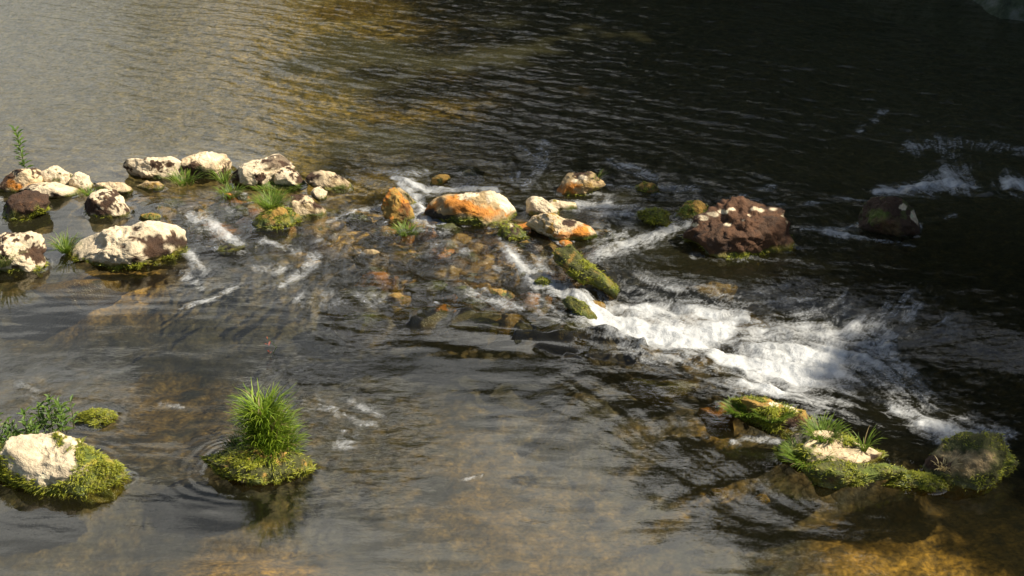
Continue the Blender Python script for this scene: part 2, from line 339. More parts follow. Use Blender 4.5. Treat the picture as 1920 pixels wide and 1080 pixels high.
far = (.7*sm(340, 220, BV)*sm(1000, 700, BU))[..., None]; BC = BC*(1-far)+np.array([.19, .155, .05])*far*(1+.3*ton2[..., None])
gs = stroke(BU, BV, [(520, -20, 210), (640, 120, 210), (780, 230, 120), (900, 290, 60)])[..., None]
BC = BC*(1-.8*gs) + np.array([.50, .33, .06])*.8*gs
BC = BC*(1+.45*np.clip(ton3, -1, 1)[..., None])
def mat_bed():
    m = NT("riverbed"); co = m.n("NewGeometry").outputs['Position']; a = m.attr("Col").outputs['Color']
    wn = m.n("TexNoise", {'Vector': co, 'Scale': 9., 'Detail': 3.}).outputs[1]
    cw = m.n("VectorMath", {0: co, 1: m.n("VectorMath", {0: wn, 3: .16}, operation='SCALE').outputs[0]}, operation='ADD').outputs[0]
    v = m.n("TexVoronoi", {'Vector': cw, 'Scale': 15.0, 'Randomness': 1.0}); n = m.n("TexNoise", {'Vector': co, 'Scale': 30., 'Detail': 6.})
    k = m.n("MapRange", {0: v.outputs['Color'], 1: 0., 2: 1., 3: .78, 4: 1.25}).outputs[0]
    k2 = m.n("MapRange", {0: v.outputs['Distance'], 1: .35, 2: .75, 3: 1., 4: .72}).outputs[0]
    k3 = m.math('MULTIPLY', m.math('MULTIPLY', k, k2), m.n("MapRange", {0: n.outputs[0], 1: .3, 2: .7, 3: .4, 4: 1.6}).outputs[0])
    c = m.n("VectorMath", {0: a, 3: k3}, operation='SCALE')
    b = m.n("Bump", {'Height': v.outputs['Distance'], 'Strength': .35, 'Distance': -.03})
    return m.surf(m.n("BsdfPrincipled", {'Base Color': c.outputs[0], 'Roughness': .8, 'Normal': b.outputs[0]}).outputs[0])
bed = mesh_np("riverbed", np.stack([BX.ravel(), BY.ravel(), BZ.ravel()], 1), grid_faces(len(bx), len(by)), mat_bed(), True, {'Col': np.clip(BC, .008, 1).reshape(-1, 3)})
tag(bed, kind='structure')

# ------------------------------------------------------------------ water
def mat_water():
    m = NT("river_water"); pos = m.n("NewGeometry").outputs['Position']
    st = m.attr("streak").outputs['Fac']; fo = m.attr("foam").outputs['Fac']; dp = m.attr("depth").outputs['Fac']; tb = m.attr("rough").outputs['Fac']
    sc = m.n("Mapping", {'Vector': pos, 'Scale': (1, 1.25, 1)}).outputs[0]
    nA = m.n("TexNoise", {'Vector': sc, 'Scale': 7., 'Detail': 10., 'Roughness': .68, 'Distortion': .9}).outputs[0]
    nB = m.n("TexNoise", {'Vector': sc, 'Scale': 34., 'Detail': 5., 'Roughness': .6, 'Distortion': .6}).outputs[0]
    # foam = authored amount, broken by stream-wise streaks and noise
    s = m.math('ADD', m.math('MULTIPLY', m.math('SUBTRACT', nA, .5), 1.9), m.math('MULTIPLY', st, .16))
    s = m.math('ADD', s, m.math('MULTIPLY', m.math('SUBTRACT', nB, .5), .55))
    e = m.math('ADD', m.math('MULTIPLY', fo, 1.25), m.math('MULTIPLY', s, m.n("MapRange", {0: fo, 1: 0., 2: .35, 3: 0., 4: 1.2}).outputs[0]))
    ff = m.n("MapRange", {0: e, 1: .36, 2: 1.55, 3: 0., 4: .97}, interpolation_type='LINEAR').outputs[0]
    bh = m.math('ADD', m.math('MULTIPLY', nA, .6), m.math('MULTIPLY', nB, .28))
    rp = m.n("Mapping", {'Vector': pos, 'Rotation': (0, 0, .35), 'Scale': (1, 2.6, 1)}).outputs[0]
    nR = m.n("TexNoise", {'Vector': rp, 'Scale': 5., 'Detail': 4., 'Roughness': .5, 'Distortion': .5}).outputs[0]
    nR2 = m.n("TexNoise", {'Vector': rp, 'Scale': 15., 'Detail': 3., 'Roughness': .5, 'Distortion': 1.}).outputs[0]
    hgt = m.math('MULTIPLY', m.math('ADD', nR, m.math('MULTIPLY', nR2, .4)), tb)
    b = m.n("Bump", {'Height': hgt, 'Strength': 1., 'Distance': .05})
    fb = m.n("Bump", {'Height': bh, 'Strength': .8, 'Distance': .05})
    fr = m.n("Fresnel", {'IOR': 1.46, 'Normal': b.outputs[0]}).outputs[0]
    gl = m.n("BsdfGlossy", {'Color': (1, 1, 1, 1), 'Roughness': .012, 'Normal': b.outputs[0]})
    # absorption by the water column
    tcol = m.n("Combine" "Color", {0: m.math('POWER', .62, dp), 1: m.math('POWER', .60, dp), 2: m.math('POWER', .42, dp)}).outputs[0]
    tr = m.n("BsdfTransparent", {'Color': tcol})
    siltf = m.math('MULTIPLY', m.n("MapRange", {0: dp, 1: .1, 2: 1.2, 3: .04, 4: .42}).outputs[0], m.n("MapRange", {0: m.n("SeparateXYZ", {0: pos}).outputs[1], 1: 12.5, 2: 15., 3: .25, 4: 1.1}).outputs[0])
    silt = m.n("BsdfDiffuse", {'Color': (.105, .098, .045, 1)})
    body = m.n("MixShader", {0: siltf, 1: tr.outputs[0], 2: silt.outputs[0]})
    wat = m.n("MixShader", {0: fr, 1: body.outputs[0], 2: gl.outputs[0]})
    fd = m.n("BsdfPrincipled", {'Base Color': (.53, .53, .50, 1), 'Roughness': .55, 'Normal': fb.outputs[0], 'Subsurface Weight': .0})
    return m.surf(m.n("MixShader", {0: ff, 1: wat.outputs[0], 2: fd.outputs[0]}).outputs[0])
WLP = []
def wz(x, y):
    i = int(np.clip(np.searchsorted(xf, x), 0, nfx-1)); j = int(np.clip(np.searchsorted(yf, y), 0, nfy-1)); return float(Hh[j, i])

# ------------------------------------------------------------------ far and right bank with its wooded slope (seen in the reflections)
B = np.array([(10, -6), (9.6, 3), (9.3, 9), (8.8, 14), (7.6, 17.2), (6.5, 19.3), (5.75, 21.0), (4.0, 23.5), (0, 28), (-8, 34), (-25, 45), (-60, 62)], float)
Cc = np.array([(16, -6, 3), (13, 3, 4), (12.6, 10, 5.2), (12.4, 16, 8.2), (12.2, 22, 11.5), (11, 28, 14), (7.6, 33, 14), (2.5, 36, 11), (-1.5, 37, 11), (-4.5, 38, 9.3), (-6.6, 40, 4.5), (-20, 52, 3), (-60, 75, 3)], float)
_sh = [(1990, 850), (1800, 760), (1660, 640), (1570, 530), (1500, 430), (1250, 350), (1000, 290), (800, 200), (700, 60)]   # where the slope's shadow ends on the water
_cr = [(15, -6, 2), (13, 5, 2.2)]
for _px, _py in _sh:
    _g = ground(_px, _py); _z = (12.6-_g[0])*math.tan(SUN_EL)/math.cos(SUN_AZ); _cr.append((12.6, _g[1]+_z/math.tan(SUN_EL)*math.sin(SUN_AZ), _z-4.4))
_cr.insert(2, (12.8, _cr[2][1]-1.3, 3.))
_cr = np.array(_cr + [(11.5, 30.5, 17.5), (7.6, 33, 17), (2.5, 36, 11), (-1.5, 37, 11), (-4.5, 38, 9.3), (-6.6, 40, 4.5), (-20, 52, 3), (-60, 75, 3)], float)
_k = np.interp(np.linspace(0, len(_cr)-1, 12), np.arange(len(_cr)), np.arange(len(_cr)))
Cc = _cr
_l = np.concatenate([[0], np.cumsum(np.hypot(*(np.diff(Cc[:, :2], axis=0).T)))]); 
_bl = np.array([min(range(1100), key=lambda q: abs(np.interp(q/100, np.arange(12), B[:, 1]) - (c[1] if c[0] > 12 else {30.5: 21., 33: 24, 36: 28, 37: 29, 38: 31, 40: 33, 52: 45, 75: 62}[c[1]])*(.74 if c[0] > 12 and c[1] > 19 else 1)))/100 for c in Cc])
_bl = np.maximum.accumulate(_bl)
t0 = np.linspace(0, 11, 240); s0 = np.linspace(0, 1, 50)
def along(P, t): return np.stack([np.interp(t, np.arange(len(P)), P[:, k]) for k in range(P.shape[1])], 1)
T, S = np.meshgrid(t0, s0)
def hill_pt(t, s):
    t = np.atleast_1d(t)*(len(Cc)-1)/11.; pb = along(B, np.interp(t, np.arange(len(Cc)), _bl)); pc = along(Cc, t); s = np.atleast_1d(s)
    z = -.5 + (pc[:, 2]+.5)*np.where(s < .12, s/.12*.09, .09+.91*sm(0, 1, (s-.12)/.88))
    xy = pb*(1-s)[:, None]+pc[:, :2]*s[:, None]
    n = fbm2(xy[:, 0]*.6, xy[:, 1]*.6, 4, 7)
    return np.stack([xy[:, 0]+.3*n, xy[:, 1]+.3*n, z+.5*n*np.minimum(1, s*3)], 1)
hv = hill_pt(T.ravel(), S.ravel())
back = hv.reshape(50, 240, 3)[-1].copy(); back2 = back.copy(); cdir = np.array([40., 45., 0]); back2 += cdir; back2[:, 2] = -1
hv = np.concatenate([hv, back2]); 
def mat_bank():
    m = NT("bank_soil"); co = m.n("NewGeometry").outputs['Position']
    n = m.n("TexNoise", {'Vector': co, 'Scale': 2.2, 'Detail': 9., 'Roughness': .65}).outputs[0]
    v = m.n("TexNoise", {'Vector': co, 'Scale': 16., 'Detail': 6.}).outputs[0]
    c = m.ramp(n, [(.3, (.02, .025, .01)), (.5, (.09, .10, .045)), (.62, (.22, .21, .15)), (.75, (.07, .09, .03))])
    b = m.n("Bump", {'Height': v, 'Strength': .9, 'Distance': .12})
    return m.surf(m.n("BsdfPrincipled", {'Base Color': c, 'Roughness': .9, 'Normal': b.outputs[0]}).outputs[0])
tag(mesh_np("river_bank_hillside", hv, grid_faces(240, 51), mat_bank(), True), kind='structure')

def leaves(P, size, col0, col1, seed, flat=.0):
    """one quad leaf per point"""
    r = np.random.default_rng(seed); n = len(P)
    d = r.standard_normal((n, 3)); d /= np.linalg.norm(d, axis=1)[:, None]; e = r.standard_normal((n, 3)); e -= (e*d).sum(1)[:, None]*d; e /= np.linalg.norm(e, axis=1)[:, None]
    sz = (size*(.6+.8*r.random(n)))[:, None]
    V = np.stack([P-d*sz, P+e*sz*.45, P+d*sz, P-e*sz*.45], 1).reshape(-1, 3)
    F = np.arange(n*4).reshape(-1, 4); k = r.random(n)[:, None]
    C = np.repeat(np.array(col0)*(1-k)+np.array(col1)*k, 4, 0)
    return V, F, C
# undergrowth on the slope
r = np.random.default_rng(3); n = 60000; tt = r.random(n)*11; ss = .14+.9*r.random(n)**.8
P = hill_pt(tt, np.minimum(ss, 1)); P[:, 2] += r.random(n)**1.5*1.6
V, F, C = leaves(P, .20, (.02, .035, .008), (.06, .085, .02), 4)
tag(mesh_np("undergrowth", V, F, LEAF, False, {'Col': C}), 'dark leafy undergrowth covering the wooded bank', 'undergrowth', kind='stuff')
# trees
def tube(P, R, k=8):
    P = np.array(P, float); n = len(P); V = []
    for i in range(n):
        d = P[min(i+1, n-1)]-P[max(i-1, 0)]; d /= np.linalg.norm(d)+1e-9
        a = np.cross(d, [0.3, .9, .2]); a /= np.linalg.norm(a); b = np.cross(d, a)
        th = np.linspace(0, 2*np.pi, k, endpoint=False); V.append(P[i]+R[i]*(np.cos(th)[:, None]*a+np.sin(th)[:, None]*b))
    F = [[i*k+j, i*k+(j+1) % k, (i+1)*k+(j+1) % k, (i+1)*k+j] for i in range(n-1) for j in range(k)]
    return np.concatenate(V), np.array(F)
def mat_bark():
    m = NT("bark"); co = m.n("TexCoord").outputs['Object']; n = m.n("TexNoise", {'Vector': co, 'Scale': 8., 'Detail': 6.}).outputs[0]
    return m.surf(m.n("BsdfPrincipled", {'Base Color': m.ramp(n, [(.3, (.03, .022, .015)), (.7, (.12, .09, .06))]), 'Roughness': .9}).outputs[0])
BARK = mat_bark()
def make_tree(h, wid, seed, nleaf, lo=.25):
    r = np.random.default_rng(seed); e = bpy.data.objects.new("broadleaf_tree", None); link(e)
    tv, tf, ends, off = [], [], [], 0
    tp = [(0, 0, -.6), (.1, 0, h*.3), (.0, .15, h*.6), (.1, .1, h*.95)]; v, f = tube(tp, [.035*h*.6, .026*h*.6, .014*h*.6, .02]); tv.append(v); tf.append(f); off = len(v)
    for i in range(26):
        z = h*(lo+(1-lo)*(i/26)); a = r.random()*6.28; L = wid*(.45+.6*r.random())*(math.sin(math.pi*min(.95, .22+.75*(i/26)))**.6)
        p0 = np.array([.05, .08, z*.9]); p1 = p0+L*.5*np.array([math.cos(a), math.sin(a), .35]); p2 = p0+L*np.array([math.cos(a+.3*r.standard_normal()), math.sin(a+.2), .45+.3*r.random()])
        v, f = tube([p0, p1, p2], [.05, .03, .01], 5); tv.append(v); tf.append(f+off); off += len(v)
        ends += [(p1, .6), (p2, 1.), (p1*.5+p2*.5, .8), (p2+np.array([0, 0, .3]), .8)]
    ends += [(np.array([.1, .1, h*.97]), 1.)]
    mesh_np("trunk", np.concatenate(tv), np.concatenate(tf), BARK, True, None, e)
    k = r.integers(0, len(ends), nleaf); c = np.array([q[0] for q in ends])[k]; s = np.array([q[1] for q in ends])[k]
    d = r.standard_normal((nleaf, 3)); d /= np.linalg.norm(d, axis=1)[:, None]; P = c + d*(s*wid*.26*r.random(nleaf)**.45)[:, None]*np.array([1, 1, .75])
    V, F, C = leaves(P, .13, (.025, .045, .008), (.075, .11, .02), seed+1)
    mesh_np("crown", V, F, LEAF, False, {'Col': C}, e)
    return e
def copy_tree(o):
    c = o.copy(); link(c)
    for ch in o.children:
        q = ch.copy(); link(q); q.parent = c
    return c
protos = [make_tree(7.5, 2.8, 11, 9000, .12), make_tree(9.5, 3.1, 31, 11000, .12), make_tree(12., 2.3, 51, 24000, .35)]
used = set()
def place_tree(k, x, y, z, s, rz, label, group):
    o = protos[k] if k not in used else copy_tree(protos[k]); used.add(k)
    o.location = (x, y, z); o.scale = (s, s, s); o.rotation_euler = (0, 0, rz); tag(o, label, 'tree', group)
r = random.Random(8)
for i, t in enumerate(np.linspace(1.2, 9.4, 34)):
    p = hill_pt(t, .92)[0]
    place_tree(i % 2, p[0]+r.uniform(-.5, .5), p[1]+r.uniform(-.5, .5), p[2]-.8, r.uniform(.42, .62)*(1 if t > 5 else 1), r.uniform(0, 6), 'leafy broadleaf tree on the wooded bank, mirrored in the dark water', 'trees along the crest of the wooded bank')
for i, t in enumerate(np.linspace(2.6, 8.6, 16)):
    p = hill_pt(t, .45)[0]
    place_tree((i+1) % 2, p[0]+r.uniform(-.5, .5), p[1]+r.uniform(-.5, .5), p[2]-.5, r.uniform(.45, .7), r.uniform(0, 6), 'leafy broadleaf tree halfway up the wooded bank, mirrored in dark water', 'trees on the slope of the wooded bank')
def mirror(px, py, D):
    g = ground(px, py); k = D/math.hypot(g[0], g[1]); return g[0]*k, g[1]*k, CAM_H*(k-1)
for (px, py, D, s, lb) in [(1135, 805, 31, 1., 'tall slim tree whose tip is mirrored as the small dark patch in the pool'),
                           (1290, 900, 31, 1., 'tall slim tree mirrored as the left of the broad dark patch in the pool'), (1430, 930, 32, 1., 'tall slim tree mirrored as the middle of the broad dark patch in the pool'),
                           (310, 215, 46, .45, 'distant slender tree mirrored as a thin dark streak in the open water at upper left')]:
    x, y, z = mirror(px, py, D); place_tree(2, x, y, -.3, (z+.3)/12.4, px, lb, None)
    q = [o for o in SC.objects if o.get('label') == lb][0]; q.scale = (q.scale[0]*s, q.scale[1]*s, q.scale[2])

# ------------------------------------------------------------------ stones
_ico = {}
def ico(sub):
    if sub in _ico: return _ico[sub]
    import bmesh
    bm = bmesh.new(); bmesh.ops.create_icosphere(bm, subdivisions=sub, radius=1)
    V = np.array([v.co[:] for v in bm.verts]); F = np.array([[v.index for v in f.verts] for f in bm.faces]); bm.free()
    _ico[sub] = (V, F); return V, F
COL = {'white': (.75, .60, .38), 'cream': (.66, .50, .29), 'tan': (.40, .28, .13), 'orange': (.52, .19, .02), 'brown': (.058, .027, .010), 'red': (.105, .046, .017), 'green': (.10, .125, .012),
       'yellow': (.25, .21, .02), 'dark': (.022, .018, .010), 'gold': (.36, .21, .04), 'olive': (.075, .075, .015)}
COL = {k: np.array(v) for k, v in COL.items()}
UPV = np.array([0, SD, CD]); VIEW = np.array([0, CD, -SD])
BLADE = {}
def tufts(P, N, length, wid, lean, c0, c1, seed, segs=3, bend=None):
    """curved grass blades rooted at P, growing along N"""
    r = np.random.default_rng(seed); n = len(P); az = r.random(n)*6.283; out = np.stack([np.cos(az), np.sin(az), np.zeros(n)], 1)
    bend = lean if bend is None else bend; L = (length*(.35+.85*r.random(n)**.8))[:, None]; up = N+out*lean*(.3+r.random(n)[:, None]); up /= np.linalg.norm(up, axis=1)[:, None]
    side = np.cross(up, out+1e-3); side /= np.linalg.norm(side, axis=1)[:, None]+1e-9
    rows = []; rb = r.random((n, 1)); a2 = az+r.normal(0, .9, n); out = np.stack([np.cos(a2), np.sin(a2), np.zeros(n)], 1)
    for k in range(segs+1):
        t = k/segs; c = P+up*L*t + out*L*bend*.7*t*t - np.array([0, 0, 1])*L*bend*.6*(.3+1.2*rb)*t**2.5
        wv_ = wid*(1-t**1.5)+.0006; rows += [c-side*wv_, c+side*wv_]
    V = np.stack(rows, 1); F = []
    q = np.arange(n)[:, None]*(2*(segs+1))
    F = np.concatenate([q+np.array([2*k, 2*k+1, 2*k+3, 2*k+2]) for k in range(segs)])
    k = r.random(n)[:, None, None]; tt_ = np.repeat(np.linspace(0, 1, segs+1), 2)[None, :, None]
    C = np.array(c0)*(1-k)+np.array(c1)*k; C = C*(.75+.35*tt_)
    if segs > 3: C = np.where(r.random((n, 1, 1)) < .07, np.array([.34, .26, .11]), C)
    return V.reshape(-1, 3), F, C.reshape(-1, 3)
GREEN0, GREEN1 = (.10, .17, .015), (.26, .36, .04)

def stone(name, label, cat, out, thick=.9, base='white', alt='brown', amt=.3, spots=(), wetband='green', band=.05, seed=1, sub=5, rough=1.0, moss=0, mossc=None, group=None, dz=0.0, facets=7, below=.35, mosslen=.035, pit=.5, sink=None):
    out = np.array(out, float); x0, y0 = out.min(0); x1, y1 = out.max(0); cx, cy = (x0+x1)/2, (y0+y1)/2
    r = np.random.default_rng(seed)
    g = ground(cx, y1); m = math.hypot(g[1], CAM_H)/FPX; W = (x1-x0)*m; Hp = (y1-y0)*m
    T = .5*thick*math.sqrt(W*Hp)
    C = at_y(cx, cy, g[1]+.62*T+.25*Hp*SD); C = C+UPV*0+np.array([0, 0, dz]); m = (C[1]*CD-(C[2]-CAM_H)*SD)/FPX
    # star radius of the outline
    dx, dy = (out[:, 0]-cx)*m, -(out[:, 1]-cy)*m; n = len(out)
    th = np.linspace(-np.pi, np.pi, 361); R = np.zeros(361)
    for k, a in enumerate(th):
        c, s = math.cos(a), math.sin(a); best = 0
        for i in range(n):
            j = (i+1) % n; ex, ey = dx[j]-dx[i], dy[j]-dy[i]; den = c*ey-s*ex
            if abs(den) < 1e-12: continue
            t = (dx[i]*ey-dy[i]*ex)/den; u = (dx[i]*s-dy[i]*c)/den
            if t > 0 and -1e-6 <= u <= 1+1e-6: best = max(best, t)
        R[k] = best*1.09 if best > 0 else .3*Hp
    ker = np.array([1, 2, 3, 2, 1])/9; R = np.convolve(np.concatenate([R[-3:-1], R, R[1:3]]), ker, 'valid')
    Vs, F = ico(sub); a = np.arctan2(Vs[:, 1], Vs[:, 0]); rho = np.hypot(Vs[:, 0], Vs[:, 1]); Rv = np.interp(a, th, R)
    Rv = Rv*(1+below*np.clip(-np.sin(a), 0, 1)**1.5)
    rp = rho**.85
    lx = Rv*rp*np.cos(a); ly = Rv*rp*np.sin(a); lz = T*Vs[:, 2]*(1+.0*rho)
    Pl = np.stack([lx, ly, lz], 1); size = math.sqrt(W*Hp)
    for k in range(facets):                         # broken faces
        d = r.standard_normal(3); d[2] = -abs(d[2])-.4; d /= np.linalg.norm(d)
        h = (Pl@d); lim = h.max()*(.62+.22*r.random()); ov = np.clip(h-lim, 0, None); Pl = Pl - d*(ov*.8)[:, None]
    nd = Pl/(np.linalg.norm(Pl, axis=1)[:, None]+1e-9)
    q = Pl/size
    f1 = fbm3(q*3.2+seed*3.1, 5, seed, .52); rid = 1-np.abs(fbm3(q*4.5+seed, 3, seed+50)); pitn = fbm3(q*9+seed*2, 3, seed+90, .6)
    disp = size*(.050*f1 + .042*(rid-.6) + .012*fbm3(q*22+seed, 3, seed+77) - .022*pit*np.clip(pitn-.25, 0, 1)*2)*rough
    Pl = Pl + nd*disp[:, None]
    u = Pl[:, 0]/(W/2); v = Pl[:, 1]/(Hp/2)
    Wp = C + Pl[:, :1]*np.array([1, 0, 0]) + Pl[:, 1:2]*UPV + Pl[:, 2:3]*VIEW
    if sink is not None:
        dd = np.array([0, 0, -sink-Wp[:, 2].max()]); Wp = Wp+dd; C = C+dd
    wl = wz(C[0], C[1]-T*.5); z = Wp[:, 2]-wl
    WLP.append(Wp[np.abs(z) < .02][:, :2])
    # colours
    b0 = COL[base]*np.ones((len(Wp), 1)); var = fbm3(q*5+9, 4, seed+7, .6)[:, None]
    col = b0*(1+.22*var) ; col = col*(1-.3*sm(.2, .9, var)) + np.array([.5, .33, .15])*COL[base].mean()*1.6*.3*sm(.2, .9, var)
    pat = fbm3(q*3.4+20, 5, seed+31, .68)*.8 + .35*pitn
    fld = np.zeros(len(Wp)); 
    M = sm(1-2*amt-.07, 1-2*amt+.07, pat)[:, None]
    altc = COL[alt]*(1+.5*fbm3(q*14, 3, seed+3)[:, None]); col = col*(1-M)+altc*M
    if base in ('white', 'cream', 'tan'):          # dried brown moss round the foot
        rim = sm(.55, .0, z/(.16*size+.02)-.5*pat)[:, None]*.9; col = col*(1-rim)+COL['brown']*(1+.5*var)*rim
    for sp in spots:
        (su, sv, sr, cn), st = sp[:4], (sp[4] if len(sp) > 4 else 1.0)
        d = np.hypot(u-su, (v-sv)*(.8)); e = (1-d/sr) + .55*pat; mk = (st*sm(-.02, .16 if cn in ('brown', 'white', 'dark') else .5, e-.15))[:, None]
        col = col*(1-mk)+COL[cn]*(1+.35*var)*mk
    if wetband:
        bw = band*(1+.9*fbm3(q*5, 3, seed+61)); gk = sm(1.0, .35, z/np.maximum(bw, .008))[:, None]
        mix = sm(-.3, .4, fbm3(q*8, 3, seed+62))[:, None]; gc = COL[wetband]*(1-mix)+COL['yellow']*mix*.9
        col = col*(1-gk)+gc*gk
    sub_ = sm(.0, -.22, z)[:, None]; col = col*(1-sub_)+(COL['olive']*.5+COL['gold']*.5)*sub_*(.9+.3*var)
    wet = sm(band*.9+.015, .0, z); col = col*(1-.35*wet[:, None])
    col = np.clip(col, .006, .85)
    org = np.array([C[0], C[1], wl]); local = Wp-org
    if moss:
        e = bpy.data.objects.new(name, None); link(e); e.location = org; par = e; nm = 'stone'
    else: par = None; nm = name
    o = mesh_np(nm, local, F, ROCK, True, {'Col': col, 'wet': wet}, par)
    if not moss: o.location = org; root = o
    else: root = e
    tag(root, label, cat, group)
    if moss:
        green = col[:, 1] > col[:, 0]*.86; low_ = (col.mean(1) < .3) & (z > -.01)
        vm = green & low_
        if mossc is not None:
            mm = np.zeros(len(z), bool)
            for (su, sv, sr) in mossc: mm |= np.hypot(u-su, v-sv) < sr*(1+.4*f1)
            vm = (mm & (z > -.01)) | (vm & (r.random(len(z)) < .4))
        vi = np.nonzero(vm)[0]
        if len(vi) > 10:
            cl = fbm3(q[vi]*11+seed, 2, seed+5); wgt = sm(-.25, .45, cl)+.03; k = r.choice(vi, moss, p=wgt/wgt.sum()); pp = local[k]+r.standard_normal((moss, 3))*size*.012
            nn = nd[k]@np.array([[1, 0, 0], UPV, VIEW]); nn = nn*.7+np.array([0, 0, .6]); nn /= np.linalg.norm(nn, axis=1)[:, None]
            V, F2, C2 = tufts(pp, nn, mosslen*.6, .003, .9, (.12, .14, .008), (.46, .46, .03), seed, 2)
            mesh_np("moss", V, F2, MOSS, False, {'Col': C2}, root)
    return root, C, T, wl
def z1(*p): return [(x/2.7, 200+y/2.7) for x, y in p]
def z2(*p): return [(600+x/3.085, 230+y/3.085) for x, y in p]
def z3(*p): return [(1000+x/2.4, 280+y/2.4) for x, y in p]
def z4(*p): return [(x/2.25, 600+y/2.25) for x, y in p]
def z5(*p): return [(1200+x/2.511, 650+y/2.511) for x, y in p]
LIME = 'limestone boulder'
stone('river_stone', 'brown and orange rounded boulder under the upright sprig at the left edge', 'boulder', z1((5, 440), (10, 400), (40, 350), (80, 320), (150, 315), (200, 308), (208, 340), (200, 390), (110, 420), (60, 440)), base='cream', alt='brown', amt=.35, spots=[(-.8, 0, .7, 'brown'), (-.1, -.5, .5, 'orange')], seed=2)
stone('river_stone', 'pale humped boulder with a dark mossy hollow, behind the flat speckled slab', 'boulder', z1((208, 395), (205, 340), (230, 310), (275, 295), (320, 325), (360, 345), (350, 400), (300, 410)), alt='olive', amt=.22, spots=[(.1, -.5, .6, 'olive')], seed=3)
stone('river_stone', 'smooth cream boulder at the right end of the leftmost boulder heap', 'boulder', z1((340, 360), (400, 333), (440, 355), (462, 395), (450, 420), (420, 430), (370, 415), (330, 390)), alt='olive', amt=.15, seed=4, sub=5)
stone('flat_stone', 'low flat white slab speckled brown in front of the leftmost boulder heap', 'stone', z1((90, 435), (130, 400), (200, 388), (300, 390), (400, 405), (432, 430), (400, 458), (300, 466), (220, 470), (150, 458)), amt=.38, seed=5, thick=1.1, facets=4)
stone('river_stone', 'dark brown mossy boulder with yellow green foot, below the flat speckled slab', 'boulder', z1((20, 560), (30, 500), (60, 460), (110, 425), (180, 430), (230, 445), (245, 490), (220, 520), (150, 550), (80, 580), (35, 580)), base='brown', alt='red', amt=.3, band=.10, wetband='green', moss=1500, seed=6)
stone('flat_stone', 'low tan slab just behind the brown and white boulder', 'stone', z1((470, 412), (500, 390), (560, 383), (620, 390), (665, 420), (640, 450), (560, 440)), base='cream', alt='tan', amt=.3, seed=7, facets=4)
stone('river_stone', 'boulder patched half dark brown and half white beside the tan slab', 'boulder', z1((425, 535), (430, 490), (470, 450), (520, 425), (570, 415), (600, 430), (615, 460), (635, 520), (630, 550), (570, 560), (500, 558), (440, 555)), amt=.5, spots=[(-.6, -.3, .7, 'brown'), (.2, -.95, .6, 'brown')], seed=8, moss=300, band=.04)
stone('flat_stone', 'small tan stone barely above the water between two boulder groups', 'stone', z1((690, 405), (740, 378), (800, 380), (830, 405), (810, 425), (750, 425)), base='tan', alt='gold', amt=.3, seed=9, sub=4)
stone('river_stone', 'long knobbly white limestone boulder touching the rounded brown one', 'boulder', z1((620, 310), (640, 270), (690, 262), (760, 270), (800, 258), (850, 255), (890, 270), (912, 290), (895, 330), (860, 370), (800, 374), (760, 357), (700, 357), (640, 337)), amt=.2, seed=10, sub=6, thick=.7)
stone('river_stone', 'rounded boulder with white top and dark brown left flank', 'boulder', z1((880, 355), (885, 310), (920, 280), (960, 255), (1010, 237), (1080, 235), (1140, 250), (1162, 280), (1165, 330), (1140, 357), (1060, 355), (1000, 358), (930, 360)), base='cream', amt=.25, spots=[(-.55, -.35, .85, 'brown'), (.2, -.6, .5, 'olive'), (.3, .7, .6, 'white')], seed=11, sub=6)
stone('river_stone', 'large white boulder with brown crest, left of its dark speckled neighbour', 'boulder', z1((1165, 378), (1180, 340), (1230, 300), (1270, 275), (1330, 270), (1370, 245), (1420, 243), (1460, 265), (1478, 300), (1450, 340), (1400, 365), (1340, 390), (1250, 400), (1190, 408)), amt=.28, spots=[(.55, .55, .5, 'brown', .8), (-.9, -.5, .4, 'brown')], seed=12, sub=6)
stone('river_stone', 'white and dark brown boulder leaning on the large white one with brown crest', 'boulder', z1((1400, 345), (1420, 315), (1460, 303), (1500, 330), (1530, 370), (1552, 402), (1510, 410), (1440, 398), (1400, 385)), amt=.42, spots=[(.7, -.3, .7, 'brown')], seed=13)
stone('river_stone', 'tan wedge-shaped boulder with dark brown back, right of the white boulders', 'boulder', z1((1555, 365), (1570, 335), (1620, 320), (1670, 322), (1710, 345), (1760, 380), (1800, 415), (1740, 424), (1680, 428), (1620, 410), (1570, 390)), base='cream', amt=.25, spots=[(-.8, .3, .6, 'brown'), (.5, .6, .5, 'brown'), (.4, -.4, .6, 'tan', .6)], seed=14)
stone('small_stone', 'small round white stone in front of the tan wedge-shaped boulder', 'stone', z1((1570, 440), (1590, 415), (1620, 408), (1655, 430), (1650, 465), (1600, 472)), amt=.08, seed=15, sub=4)
stone('river_stone', 'peaked tan boulder with brown rim, right of the bright grass clump', 'boulder', z1((1445, 490), (1480, 452), (1540, 445), (1590, 480), (1640, 520), (1635, 555), (1560, 560), (1490, 545)), base='cream', alt='tan', amt=.3, spots=[(-.2, .9, .55, 'brown'), (.8, .1, .4, 'brown')], seed=16)
stone('mossy_stone', 'low mossy boulder with orange top below the bright grass clump', 'boulder', z1((1280, 595), (1300, 550), (1340, 530), (1420, 515), (1500, 540), (1532, 570), (1480, 600), (1400, 608), (1340, 622), (1290, 628)), base='gold', alt='green', amt=.45, band=.12, moss=1600, seed=17)
stone('small_stone', 'small yellow green stone behind the big white boulder', 'stone', z1((705, 575), (715, 548), (760, 538), (810, 545), (822, 570), (780, 582)), base='gold', alt='green', amt=.5, seed=18, sub=4)
stone('small_stone', 'small dark stone in the stream right of the big white boulder', 'stone', z1((1090, 742), (1110, 700), (1150, 690), (1190, 710), (1245, 702), (1200, 735), (1150, 748)), base='olive', alt='dark', amt=.4, seed=19, sub=4)
